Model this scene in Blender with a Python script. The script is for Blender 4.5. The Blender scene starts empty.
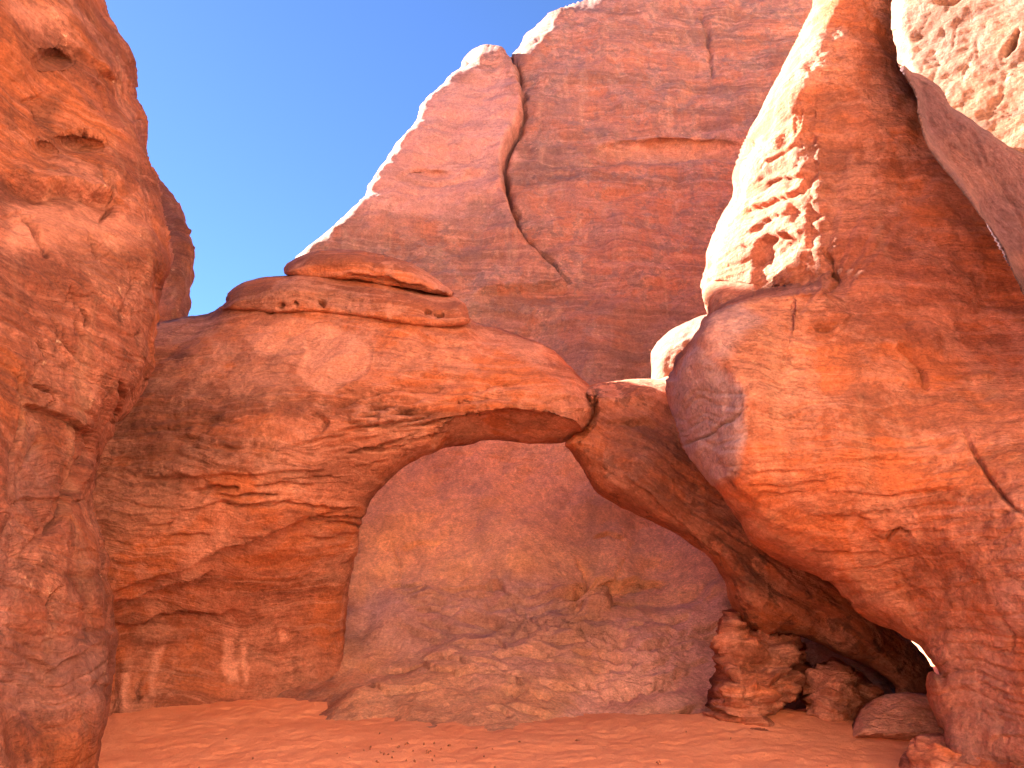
import bpy, math, random
import numpy as np
from mathutils import Vector, Matrix

# ------------------------------------------------------------------ camera, sky, sun, exposure
S = bpy.context.scene
COL = S.collection
F_PX, PITCH, EYE = 769.0, math.radians(15.7), np.array([0.0, 0.0, 1.6])
cd = bpy.data.cameras.new('camera')
cam = bpy.data.objects.new('camera', cd)
COL.objects.link(cam)
cam.location = EYE
cam.rotation_euler = (math.pi / 2 + PITCH, 0, 0)
cd.sensor_width = 36.0
cd.lens = 36.0 * F_PX / 1024.0
cd.clip_start, cd.clip_end = 0.05, 3000.0
S.camera = cam

SUN = Vector((-0.66, 0.45, 0.60)).normalized()          # towards the sun
w = bpy.data.worlds.new('World')
S.world = w
w.use_nodes = True
nt = w.node_tree
bg = nt.nodes['Background']
sky = nt.nodes.new('ShaderNodeTexSky')
sky.sky_type = 'NISHITA'
sky.sun_disc = False
sky.sun_elevation = math.asin(SUN.z)
sky.sun_rotation = math.atan2(SUN.x, SUN.y)
sky.altitude = 3000
sky.air_density = 0.5
sky.dust_density = 0.2
sky.ozone_density = 8.0
nt.links.new(sky.outputs[0], bg.inputs[0])
bg.inputs[1].default_value = 0.05
sl = bpy.data.lights.new('sun', 'SUN')
sl.energy = 5.0
sl.angle = math.radians(0.5)
sl.color = (1.0, 0.93, 0.80)
so = bpy.data.objects.new('sun', sl)
COL.objects.link(so)
so.rotation_euler = SUN.to_track_quat('Z', 'Y').to_euler()
S.view_settings.view_transform = 'Standard'
S.view_settings.look = 'None'
S.view_settings.gamma = 1.0
S.view_settings.exposure = 3.52
try:
    S.cycles.use_denoising = True
    S.cycles.max_bounces = 12
    S.cycles.diffuse_bounces = 9
    S.cycles.sample_clamp_indirect = 20.0
    S.cycles.caustics_reflective = False
    S.cycles.caustics_refractive = False
except Exception:
    pass

# ------------------------------------------------------------------ numpy helpers
CP, SP = math.cos(PITCH), math.sin(PITCH)


def at(px, py, Y):
    """World point seen at pixel (px, py) on the vertical plane y = Y."""
    px, py, Y = np.asarray(px, float), np.asarray(py, float), np.asarray(Y, float)
    xc, yc = (px - 512.0) / F_PX, (384.0 - py) / F_PX
    dy = CP - SP * yc
    dz = SP + CP * yc
    return np.stack([EYE[0] + xc / dy * Y, EYE[1] + Y, EYE[2] + dz / dy * Y], -1)


_rng = np.random.RandomState(7)
PERM = _rng.permutation(256)
PERM = np.concatenate([PERM, PERM, PERM])
G = _rng.normal(size=(256, 3))
G /= np.linalg.norm(G, axis=1)[:, None]


def perlin(p):
    p = np.asarray(p, float)
    i = np.floor(p).astype(np.int64)
    f = p - i
    i &= 255
    u = f * f * f * (f * (f * 6 - 15) + 10)
    out = 0
    for dx in (0, 1):
        wx = u[..., 0] if dx else 1 - u[..., 0]
        for dy in (0, 1):
            wy = u[..., 1] if dy else 1 - u[..., 1]
            for dz in (0, 1):
                wz = u[..., 2] if dz else 1 - u[..., 2]
                h = PERM[PERM[PERM[(i[..., 0] + dx) & 255] + ((i[..., 1] + dy) & 255)] + ((i[..., 2] + dz) & 255)]
                g = G[h]
                out = out + wx * wy * wz * (g[..., 0] * (f[..., 0] - dx) + g[..., 1] * (f[..., 1] - dy) + g[..., 2] * (f[..., 2] - dz))
    return out * 1.5


def fbm(p, octs=4, gain=0.5, lac=2.03, ridged=False):
    s, a, q = 0.0, 1.0, np.asarray(p, float)
    for k in range(octs):
        n = perlin(q + 17.3 * k)
        s = s + a * ((1 - 2 * np.abs(n)) if ridged else n)
        a *= gain
        q = q * lac
    return s


def sstep(e0, e1, x):
    t = np.clip((x - e0) / (e1 - e0), 0, 1)
    return t * t * (3 - 2 * t)


def catmull(pts, n=4, closed=True):
    P = np.asarray(pts, float)
    m = len(P)
    out = []
    for k in range(m if closed else m - 1):
        if closed:
            p0, p1, p2, p3 = P[(k - 1) % m], P[k], P[(k + 1) % m], P[(k + 2) % m]
        else:
            p0, p1, p2, p3 = P[max(k - 1, 0)], P[k], P[k + 1], P[min(k + 2, m - 1)]
        for j in range(n):
            t = j / n
            c = 0.5 * ((2 * p1) + (-p0 + p2) * t + (2 * p0 - 5 * p1 + 4 * p2 - p3) * t * t + (-p0 + 3 * p1 - 3 * p2 + p3) * t ** 3)
            c[2:] = p1[2:] * (1 - t) + p2[2:] * t
            out.append(c)
    if not closed:
        out.append(P[-1].copy())
    return np.array(out)


def nearest(pts, poly, closed):
    """distance, signed side, interpolated extra columns and nearest point of each of pts on polyline poly (x, y, extras...)"""
    n = len(pts)
    best = np.full(n, 1e18)
    side = np.zeros(n)
    extra = np.zeros((n, poly.shape[1] - 2))
    near = np.zeros((n, 2))
    m = len(poly)
    for k in range(m if closed else m - 1):
        a, b = poly[k], poly[(k + 1) % m]
        ab = b[:2] - a[:2]
        L2 = ab @ ab
        if L2 < 1e-9:
            continue
        ap = pts - a[:2]
        t = np.clip((ap @ ab) / L2, 0, 1)
        q = a[:2] + t[:, None] * ab
        d2 = ((pts - q) ** 2).sum(1)
        u = d2 < best
        if not u.any():
            continue
        best[u] = d2[u]
        side[u] = np.sign(ab[0] * ap[u, 1] - ab[1] * ap[u, 0])
        near[u] = q[u]
        if extra.shape[1]:
            tt = t[u][:, None]
            extra[u] = a[2:] * (1 - tt) + b[2:] * tt
    return np.sqrt(best), side, extra, near


def inside(pts, poly):
    x, y = pts[:, 0], pts[:, 1]
    c = np.zeros(len(pts), bool)
    m = len(poly)
    for k in range(m):
        x0, y0 = poly[k, :2]
        x1, y1 = poly[(k + 1) % m, :2]
        if y0 == y1:
            continue
        hit = ((y0 > y) != (y1 > y)) & (x < (x1 - x0) * (y - y0) / (y1 - y0) + x0)
        c ^= hit
    return c


def tps(ctrl, pts, smooth=1e-3):
    C = np.asarray(ctrl, float)
    X, v = C[:, :2] / 300.0, C[:, 2]
    n = len(X)

    def K(r2):
        return 0.5 * r2 * np.log(r2 + 1e-12)
    A = np.zeros((n + 3, n + 3))
    A[:n, :n] = K(((X[:, None] - X[None]) ** 2).sum(-1)) + smooth * np.eye(n)
    A[:n, n] = 1
    A[:n, n + 1:] = X
    A[n:, :n] = A[:n, n:].T
    sol = np.linalg.solve(A, np.concatenate([v, np.zeros(3)]))
    out = np.zeros(len(pts))
    Q = pts / 300.0
    for a in range(0, len(Q), 20000):
        q = Q[a:a + 20000]
        out[a:a + 20000] = K(((q[:, None] - X[None]) ** 2).sum(-1)) @ sol[:n] + sol[n] + q @ sol[n + 1:]
    return out


def gridlines(lo, hi, step, f0, f1, fine=None):
    """step inside f0..f1 (a smaller one inside fine), growing outside"""
    a = max(lo, f0)
    b = min(hi, f1)
    L = [a]
    while L[-1] < b:
        L.append(L[-1] + (fine[2] if fine and fine[0] < L[-1] < fine[1] else step))
    s, x = step, L[-1]
    while x < hi:
        s = min(s * 1.25, 60)
        x += s
        L.append(x)
    s, x = step, L[0]
    pre = []
    while x > lo:
        s = min(s * 1.25, 60)
        x -= s
        pre.append(x)
    return np.array(pre[::-1] + L)


# ------------------------------------------------------------------ objects
def props(o, label=None, category=None, group=None, kind=None):
    if label:
        o['label'] = label
    if category:
        o['category'] = category
    if group:
        o['group'] = group
    if kind:
        o['kind'] = kind
    return o


def thing(name, loc, label, category, group=None):
    o = bpy.data.objects.new(name, None)
    COL.objects.link(o)
    o.location = loc
    o.empty_display_size = 0.3
    return props(o, label, category, group)


def link_mesh(name, V, Fc, mat, parent=None, origin=None, attrs=None, smooth=True):
    V = np.asarray(V, float)
    if origin is None:
        origin = np.array(parent.location) if parent else np.array([V[:, 0].mean(), V[:, 1].mean(), V[:, 2].min()])
    origin = np.asarray(origin, float)
    me = bpy.data.meshes.new(name)
    loc = (V - origin).astype(np.float32)
    Fc = np.asarray(Fc, np.int32)
    k = Fc.shape[1]
    me.vertices.add(len(loc))
    me.vertices.foreach_set('co', loc.ravel())
    me.loops.add(Fc.size)
    me.loops.foreach_set('vertex_index', Fc.ravel())
    me.polygons.add(len(Fc))
    me.polygons.foreach_set('loop_start', np.arange(0, Fc.size, k, dtype=np.int32))
    me.polygons.foreach_set('loop_total', np.full(len(Fc), k, np.int32))
    if smooth:
        me.polygons.foreach_set('use_smooth', np.ones(len(Fc), bool))
    me.update(calc_edges=True)
    me.validate()
    for an, av in (attrs or {}).items():
        a = me.attributes.new(an, 'FLOAT', 'POINT')
        a.data.foreach_set('value', np.asarray(av, np.float32))
    me.materials.append(mat)
    o = bpy.data.objects.new(name, me)
    COL.objects.link(o)
    if parent:
        o.parent = parent
        o.location = origin - np.array(parent.location)
    else:
        o.location = origin
    return o


def vnormals(V, Fc):
    a, b, c, d = (V[Fc[:, k]] for k in range(4))
    n = np.cross(c - a, d - b)
    N = np.zeros_like(V)
    for k in range(4):
        for j in range(3):
            N[:, j] += np.bincount(Fc[:, k], n[:, j], len(V))
    return N / (np.linalg.norm(N, axis=1)[:, None] + 1e-12)


class Feat:
    """sculpting marks on one rock; each adds to inward depth (metres) at the picture-plane points of its front"""

    def __init__(self):
        self.list = []
        self.masks = []

    def crack(self, pts, wpx, dep, taper=True, lip=0.0):
        self.list.append(('crack', np.array(pts, float), wpx, dep, taper, lip))
        return self

    def ledge(self, pts, h, below=18, above=10):
        """rock above/left of the line stands proud, the rock on its right-hand side is cut back"""
        self.list.append(('ledge', np.array(pts, float), h, below, above))
        return self

    def shelf(self, pts, h, below=18, above=10, wpx=1.3, dep=None):
        """a bedding step with an open joint under it"""
        self.ledge(pts, h, below, above)
        q = np.array(pts, float)
        q[:, 1] += 1.5
        return self.crack(q, wpx, h * 1.3 if dep is None else dep)

    def pit(self, x, y, rx, ry, dep, rot=0, pw=1.0):
        self.list.append(('pit', x, y, rx, ry, dep, rot, pw))
        return self

    def plate(self, pts, h, edge=2.5):
        """flake scar: inside the polygon sinks by h (negative: stands proud)"""
        self.list.append(('plate', np.array(pts, float), h, edge))
        return self

    def mask(self, attr, pts, soft=14, amt=1.0, rough=10, fine=True):
        self.masks.append((attr, np.array(pts, float), soft, amt, rough, fine))
        return self

    def depth(self, uv, P):
        D = np.zeros(len(uv))
        wob = np.stack([perlin(P * 2.1 + 3), perlin(P * 2.1 + 31)], 1) * 4 + np.stack([perlin(P * 7 + 5), perlin(P * 7 + 51)], 1) * 1.3
        q_all = uv + wob
        for f in self.list:
            k = f[0]
            if k == 'crack':
                _, pts, wpx, dep, taper, lip = f
                lo, hi = pts.min(0) - 8 * wpx - 10, pts.max(0) + 8 * wpx + 10
                sel = np.where(((uv > lo) & (uv < hi)).all(1))[0]
                if not len(sel):
                    continue
                L = np.concatenate([[0], np.cumsum(np.linalg.norm(np.diff(pts, axis=0), axis=1))])
                L /= L[-1]
                poly = np.concatenate([pts, L[:, None]], 1)
                d, sd, ex, _ = nearest(q_all[sel], poly, False)
                t = np.sin(np.pi * np.clip(ex[:, 0] * 0.94 + 0.03, 0, 1)) ** 0.5 if taper else 1
                ww = wpx * (0.55 + 0.45 * t) * (1 + 0.5 * perlin(P[sel] * 4 + 9))
                D[sel] += 1.7 * dep * t * np.exp(-(d / ww) ** 2)
                if lip:
                    D[sel] += lip * t * sd * np.exp(-d / (6 * wpx)) * sstep(0, wpx, d)
            elif k == 'ledge':
                _, pts, h, below, above = f
                m = max(below, above) * 4
                lo, hi = pts.min(0) - m, pts.max(0) + m
                sel = np.where(((uv > lo) & (uv < hi)).all(1))[0]
                if not len(sel):
                    continue
                L = np.concatenate([[0], np.cumsum(np.linalg.norm(np.diff(pts, axis=0), axis=1))])
                L /= L[-1]
                poly = np.concatenate([pts, L[:, None]], 1)
                d, sd, ex, _ = nearest(q_all[sel], poly, False)
                e = ex[:, 0]
                t = sstep(0, 0.18, e) * sstep(0, 0.18, 1 - e)
                s = d * sd
                D[sel] += h * t * np.where(s > 0, np.exp(-s / below) * sstep(0, 2.5, s), -0.5 * np.exp(s / above))
            elif k == 'pit':
                _, x, y, rx, ry, dep, rot, pw = f
                dx, dy = q_all[:, 0] - x, q_all[:, 1] - y
                c, s = math.cos(rot), math.sin(rot)
                r = np.sqrt(((c * dx + s * dy) / rx) ** 2 + ((-s * dx + c * dy) / ry) ** 2)
                D += dep * np.clip(1 - r * r, 0, 1) ** pw
            elif k == 'plate':
                _, pts, h, edge = f
                lo, hi = pts.min(0) - 30, pts.max(0) + 30
                sel = np.where(((uv > lo) & (uv < hi)).all(1))[0]
                if not len(sel):
                    continue
                d, _, _, _ = nearest(q_all[sel], pts, True)
                ins = inside(q_all[sel], pts)
                D[sel] += h * sstep(-edge, edge, np.where(ins, d, -d))
        return D

    def attrs(self, uv, P, n):
        out = {}
        for a, pts, soft, amt, rough, fine in self.masks:
            wob = np.stack([fbm(P * 1.3 + 3, 4), fbm(P * 1.3 + 31, 4)], 1) * rough
            q = uv + wob
            d, _, _, _ = nearest(q, pts, True)
            m = sstep(-soft, soft, np.where(inside(q, pts), d, -d)) * amt
            full = np.zeros(n)
            full[:len(uv)] = m
            out[a] = np.maximum(out.get(a, np.zeros(n)), full)
        for a in ('varnish', 'pale', 'mauve'):
            out.setdefault(a, np.zeros(n))
        return out


def rock(name, outline, ctrl, mat, parent=None, thick=3.0, R=40, B=0.8, step=1.6, feat=None, folds=(), steps=(),
         amp=(0.10, 0.042, 0.015), strata=(0.0, 0.0), dip=(0.0, 0.0), smask=None, seed=0.0, origin=None, sub=4,
         wobble=0.0, frame=(-24, 1048, -24, 792), hook=None, dents=(), finex=None, finey=None):
    """One closed rock body: an uneven front whose distance comes from ctrl (x, y, metres), rounded at its outline and closed by a back of its own."""
    o2 = []
    for p in outline:
        o2.append((p[0], p[1], p[2] if len(p) > 2 else R, p[3] if len(p) > 3 else B))
    poly = catmull(o2, sub)
    if wobble:
        q3 = np.stack([poly[:, 0] * 0.05 + seed, poly[:, 1] * 0.05, np.zeros(len(poly))], 1)
        poly[:, 0] += perlin(q3) * wobble
        poly[:, 1] += perlin(q3 + 40) * wobble
    xs = gridlines(poly[:, 0].min() - step, poly[:, 0].max() + step, step, frame[0], frame[1], finex)
    ys = gridlines(poly[:, 1].min() - step, poly[:, 1].max() + step, step, frame[2], frame[3], finey)
    nx, ny = len(xs), len(ys)
    X, Yg = np.meshgrid(xs, ys)
    uv = np.stack([X.ravel(), Yg.ravel()], 1)
    ins = inside(uv, poly)
    idx = np.arange(nx * ny).reshape(ny, nx)
    q = np.stack([idx[:-1, :-1], idx[:-1, 1:], idx[1:, 1:], idx[1:, :-1]], -1).reshape(-1, 4)
    q = q[ins[q].all(1)]
    used = np.unique(q)
    remap = np.full(nx * ny, -1)
    remap[used] = np.arange(len(used))
    q = remap[q]
    uv = uv[used]
    n = len(uv)
    # boundary edges (used once)
    e = np.concatenate([q[:, [0, 1]], q[:, [1, 2]], q[:, [2, 3]], q[:, [3, 0]]])
    es = np.sort(e, 1)
    key = es[:, 0].astype(np.int64) * n + es[:, 1]
    _, first, cnt = np.unique(key, return_index=True, return_counts=True)
    rim = np.zeros(n, bool)
    rim[es[first[cnt == 1]].ravel()] = True
    d, _, ex, near = nearest(uv, poly, True)
    uv[rim] = near[rim]
    d[rim] = 0
    Y = tps(ctrl, uv)
    for pts, kk, soft in folds:                       # on the right-hand side of the line (kk < 0: the left) the face turns away at |kk| metres per pixel
        pl = np.array(pts, float)
        dd, sd, _, _ = nearest(uv, pl, False)
        s = np.where(sd * np.sign(kk) > 0, dd, -dd)
        dr = (pl[-1] - pl[-2]) / np.linalg.norm(pl[-1] - pl[-2])
        past = np.clip((uv - pl[-1]) @ dr, 0, None)
        Y += abs(kk) * np.where(s > 0, np.sqrt(s * s + soft * soft) - soft, 0) * np.exp(-past / 18.0)
    for pts, decay in steps:                          # x, y, amount: the rock on the left-hand side of the line stands further back
        p = catmull(pts, 4, False)
        dd, sd, exx, _ = nearest(uv, p, False)
        s = np.where(sd < 0, dd, -dd)
        Y += exx[:, 0] * sstep(-2, 5, s) * np.exp(-np.clip(s, 0, None) / decay)
    Rr, Bb = np.maximum(ex[:, 0], 1.0), ex[:, 1]
    t = np.clip(d / Rr, 0, 1)
    Y = Y + Bb * (1 - np.sqrt(1 - (1 - t) ** 2))
    for x, y, rx, ry, dep, pw in dents:                # hollows weathered straight back into the rock
        wb = 3 * perlin(np.stack([uv[:, 0] * .03, uv[:, 1] * .03, 0 * Y], 1))
        rr = ((uv[:, 0] + wb - x) / rx) ** 2 + ((uv[:, 1] + wb - y) / ry) ** 2
        Y = Y + dep * np.clip(1 - rr, 0, 1) ** pw
    Pf = at(uv[:, 0], uv[:, 1], Y)
    t2 = np.clip(d / (Rr * 2.2 + 20), 0, 1)
    inn = np.where(~rim)[0]
    bmap = np.arange(n)
    bmap[inn] = n + np.arange(len(inn))
    Pb = at(uv[inn, 0], uv[inn, 1], Y[inn] + thick * np.sqrt(1 - (1 - t2[inn]) ** 2))
    V = np.concatenate([Pf, Pb])
    Fc = np.concatenate([q, bmap[q][:, ::-1]])
    N = vnormals(V, Fc)
    # orient outwards (front faces the camera)
    if ((N[:n] * (EYE - Pf)).sum(1)).mean() < 0:
        Fc = Fc[:, ::-1]
        N = -N
    D = np.zeros(len(V))
    sd3 = np.array([seed, seed * 1.7, -seed])
    D += amp[0] * fbm(V * 0.55 + sd3, 3)
    D[:n] += amp[1] * fbm(Pf * 1.7 + sd3, 3) + amp[2] * fbm(Pf * 6.0 + sd3, 3)
    if strata[0] or strata[1]:
        wz = Pf[:, 2] + dip[0] * Pf[:, 0] + dip[1] * Pf[:, 1] + 0.25 * fbm(Pf * 0.5 + sd3 + 7, 3) + 0.05 * perlin(Pf * 2 + sd3)
        L = np.stack([Pf[:, 0] * 0.22, Pf[:, 1] * 0.22, wz], 1)
        lay = perlin(L * np.array([1, 1, 3.2]) + sd3)
        lay = np.tanh(lay * 3.5) * 0.6
        gro = -np.exp(-(perlin(L * np.array([1.6, 1.6, 6.5]) + 11 + sd3) / 0.10) ** 2)
        fin = perlin(L * np.array([2.5, 2.5, 16]) + 23 + sd3)
        m = 1.0 if smask is None else smask(uv)
        m = m * np.clip(1.1 - N[:n, 2] ** 2 * 2.6, 0, 1)      # bedding only shows where it is cut across
        D[:n] += m * (strata[0] * lay + strata[1] * gro + 0.35 * strata[1] * fin)
    if hook is not None:
        D[:n] += hook(uv, Pf)
    at_d = None
    if feat is not None:
        D[:n] -= feat.depth(uv, Pf)
        at_d = feat.attrs(uv, Pf, len(V))
    else:
        at_d = Feat().attrs(uv, Pf, len(V))
    D[:n][rim] *= 0.6
    V = V + N * D[:, None]
    o = link_mesh(name, V, Fc, mat, parent, origin, at_d)
    return o


# ------------------------------------------------------------------ materials
def nd(nt, typ, **kw):
    n = nt.nodes.new(typ)
    for k, v in kw.items():
        if k == 'ins':
            for a, b in v.items():
                n.inputs[a].default_value = b
        else:
            setattr(n, k, v)
    return n


def rock_mat(name, c_dark=(0.27, 0.092, 0.056), c_mid=(0.51, 0.185, 0.112), c_light=(0.67, 0.300, 0.205),
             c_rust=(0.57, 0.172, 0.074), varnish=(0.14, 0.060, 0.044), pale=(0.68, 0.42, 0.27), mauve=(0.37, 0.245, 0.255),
             band=0.6, streak=0.35, patch=0.5, vclump=0.4, fleck=0.3, bump=0.95, fine=1.1, dip=(0.0, 0.0), seed=0.0, striae=0.5, tone=1.0, c_clean_lit=None):
    c_clean_lit = c_clean_lit or c_light
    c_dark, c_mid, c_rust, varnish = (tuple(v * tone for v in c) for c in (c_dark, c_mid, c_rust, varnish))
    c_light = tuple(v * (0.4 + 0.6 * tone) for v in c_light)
    m = bpy.data.materials.new(name)
    m.use_nodes = True
    nt = m.node_tree
    nt.nodes.clear()
    L = nt.links.new
    out = nd(nt, 'ShaderNodeOutputMaterial')
    bs = nd(nt, 'ShaderNodeBsdfPrincipled')
    bs.inputs['Roughness'].default_value = 0.9
    bs.inputs['Specular IOR Level'].default_value = 0.15
    L(bs.outputs[0], out.inputs[0])
    geo = nd(nt, 'ShaderNodeNewGeometry')
    off = nd(nt, 'ShaderNodeVectorMath', operation='ADD')
    L(geo.outputs['Position'], off.inputs[0])
    off.inputs[1].default_value = (seed * 3.1, seed * 1.7, 0)
    P = off.outputs[0]

    def math_(op, a, b=None, c=None, clamp=False):
        n = nd(nt, 'ShaderNodeMath', operation=op, use_clamp=clamp)
        for k, v in enumerate((a, b, c)):
            if v is None:
                continue
            if isinstance(v, (int, float)):
                n.inputs[k].default_value = v
            else:
                L(v, n.inputs[k])
        return n.outputs[0]

    def noise(vec, scale, detail=5, rough=0.55, dist=0.0):
        n = nd(nt, 'ShaderNodeTexNoise')
        n.inputs['Scale'].default_value = scale
        n.inputs['Detail'].default_value = detail
        n.inputs['Roughness'].default_value = rough
        n.inputs['Distortion'].default_value = dist
        L(vec, n.inputs['Vector'])
        return n.outputs['Fac']

    def stretch(vec, s, o=(0, 0, 0)):
        n = nd(nt, 'ShaderNodeVectorMath', operation='MULTIPLY_ADD')
        L(vec, n.inputs[0])
        n.inputs[1].default_value = s
        n.inputs[2].default_value = o
        return n.outputs[0]

    def remap(v, a, b, lo=0.0, hi=1.0):
        n = nd(nt, 'ShaderNodeMapRange', interpolation_type='SMOOTHSTEP')
        L(v, n.inputs[0])
        n.inputs[1].default_value, n.inputs[2].default_value = a, b
        n.inputs[3].default_value, n.inputs[4].default_value = lo, hi
        return n.outputs[0]

    def mix(fac, a, b):
        n = nd(nt, 'ShaderNodeMix', data_type='RGBA')
        if isinstance(fac, (int, float)):
            n.inputs[0].default_value = fac
        else:
            L(fac, n.inputs[0])
        for k, v in ((6, a), (7, b)):
            if isinstance(v, tuple):
                n.inputs[k].default_value = (*v, 1)
            else:
                L(v, n.inputs[k])
        return n.outputs[2]

    # bedding coordinate: height, tilted and warped
    sep = nd(nt, 'ShaderNodeSeparateXYZ')
    L(P, sep.inputs[0])
    warp = math_('MULTIPLY_ADD', noise(P, 0.35, 4), 1.1, -0.55)
    z = math_('ADD', sep.outputs[2], warp)
    z = math_('MULTIPLY_ADD', sep.outputs[0], dip[0], z)
    z = math_('MULTIPLY_ADD', sep.outputs[1], dip[1], z)
    cmb = nd(nt, 'ShaderNodeCombineXYZ')
    L(sep.outputs[0], cmb.inputs[0])
    L(sep.outputs[1], cmb.inputs[1])
    L(z, cmb.inputs[2])
    Q = cmb.outputs[0]
    bands = noise(stretch(Q, (0.12, 0.12, 1.6)), 1.0, 6, 0.62)
    thin = noise(stretch(Q, (0.5, 0.5, 11.0), (5, 5, 5)), 1.0, 4, 0.6)
    mott = noise(P, 0.9, 8, 0.66, 0.4)
    mott2 = noise(stretch(P, (1, 1, 1), (9, 3, 1)), 3.6, 6, 0.68, 0.3)
    grain = noise(P, 38, 3, 0.7)
    vs = noise(stretch(P, (2.3, 2.3, 0.16)), 1.0, 5, 0.6, 0.5)
    vs2 = noise(stretch(P, (3.2, 3.2, 0.10), (2, 4, 0)), 1.0, 4, 0.55, 0.3)
    rust = noise(stretch(P, (1, 1, 1.5), (11, 2, 6)), 0.55, 6, 0.62, 0.6)
    col = mix(remap(rust, 0.44, 0.56), c_mid, c_rust)
    col = mix(math_('MULTIPLY', remap(bands, 0.53, 0.43), band), col, c_dark)
    col = mix(math_('MULTIPLY', remap(mott, 0.49, 0.57), patch), col, c_light)
    col = mix(math_('MULTIPLY', remap(thin, 0.54, 0.64), 0.5 * band), col, c_light)
    col = mix(math_('MULTIPLY', remap(thin, 0.45, 0.36), 0.6 * band), col, c_dark)
    # desert varnish in clumps and in long runs down the face
    att = {}
    for a in ('varnish', 'pale', 'mauve'):
        n = nd(nt, 'ShaderNodeAttribute', attribute_name=a)
        att[a] = n.outputs['Fac']
    ploc = math_('MULTIPLY', att['pale'], remap(mott2, 0.34, 0.58, 0.70, 1.0))
    col = mix(ploc, col, mix(remap(rust, 0.46, 0.56), c_clean_lit, tuple(0.85 * a for a in c_clean_lit)))
    vmask = math_('MULTIPLY', remap(math_('ADD', mott2, math_('MULTIPLY_ADD', mott, 0.6, -0.3)), 0.52, 0.60), vclump)
    vmask = math_('MULTIPLY', vmask, math_('MULTIPLY_ADD', math_('MAXIMUM', att['pale'], att['mauve']), -0.85, 1.0, clamp=True))
    vrun = math_('MULTIPLY', remap(vs, 0.53, 0.61), streak)
    vrun = math_('MULTIPLY', vrun, math_('MULTIPLY_ADD', att['pale'], -0.45, 1.0, clamp=True))
    vloc = math_('MULTIPLY', att['varnish'], remap(mott2, 0.30, 0.55, 0.45, 1.0))
    vall = math_('MAXIMUM', math_('MAXIMUM', vmask, vrun), vloc)
    col = mix(math_('MULTIPLY', vall, 0.85), col, varnish)
    prun = math_('MULTIPLY', remap(vs2, 0.54, 0.70), streak * 0.4)
    col = mix(prun, col, pale)
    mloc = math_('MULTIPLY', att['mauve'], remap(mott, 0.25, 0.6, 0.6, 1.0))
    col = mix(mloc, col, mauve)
    flk = math_('MULTIPLY', remap(noise(P, 7.0, 6, 0.7), 0.615, 0.69), math_('MULTIPLY', remap(mott, 0.48, 0.60), fleck))
    col = mix(flk, col, pale)
    gn = math_('MULTIPLY_ADD', grain, 0.7, 0.65)
    gm = math_('MULTIPLY_ADD', noise(P, 9, 7, 0.72), 1.1, 0.45)
    seam = noise(stretch(Q, (0.6, 0.6, 13.0), (4, 1, 7)), 1.0, 5, 0.6, 0.3)
    seam = remap(math_('ABSOLUTE', math_('SUBTRACT', seam, 0.5)), 0.0, 0.012, 1.0, 0.0)
    sn = nd(nt, 'ShaderNodeSeparateXYZ')
    L(geo.outputs['Normal'], sn.inputs[0])
    flat = math_('ABSOLUTE', sn.outputs[2])
    flat = remap(flat, 0.35, 0.75, 1.0, 0.0)
    seam = math_('MULTIPLY', seam, flat)
    seam = math_('MULTIPLY', seam, remap(noise(stretch(P, (1, 1, 1), (2, 7, 3)), 1.6, 4, 0.6), 0.50, 0.62))
    col = mix(math_('MULTIPLY', seam, 0.6 * band), col, tuple(0.45 * v for v in c_dark))
    mul = nd(nt, 'ShaderNodeVectorMath', operation='SCALE')
    L(col, mul.inputs[0])
    gm2 = math_('MULTIPLY_ADD', noise(stretch(Q, (1.0, 1.0, 1.8)), 20, 5, 0.7), 1.3, 0.35)
    L(math_('MULTIPLY', math_('MULTIPLY', gn, gm), gm2), mul.inputs[3])
    L(mul.outputs[0], bs.inputs['Base Color'])
    # relief too small for the mesh
    stri = noise(stretch(Q, (1.2, 1.2, 34.0)), 1.0, 3, 0.6)
    pock = noise(P, 14, 6, 0.68)
    crk = noise(stretch(Q, (2.0, 2.0, 7.0), (3, 8, 1)), 1.0, 5, 0.6, 0.6)
    crk = math_('ABSOLUTE', math_('SUBTRACT', crk, 0.5))
    crk = remap(crk, 0.0, 0.022, 0.0, 1.0)
    crm = math_('MULTIPLY', remap(mott, 0.45, 0.6, 0.0, 1.0), flat)
    crk = math_('MULTIPLY_ADD', math_('SUBTRACT', crk, 1.0), crm, 1.0)
    h = math_('MULTIPLY', pock, 0.9 * fine)
    h = math_('MULTIPLY_ADD', stri, striae, h)
    h = math_('MULTIPLY_ADD', crk, 0.25, h)
    h = math_('MULTIPLY_ADD', grain, 0.18 * fine, h)
    bp = nd(nt, 'ShaderNodeBump')
    bp.inputs['Strength'].default_value = bump
    bp.inputs['Distance'].default_value = 0.05
    L(h, bp.inputs['Height'])
    L(bp.outputs[0], bs.inputs['Normal'])
    return m


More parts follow.
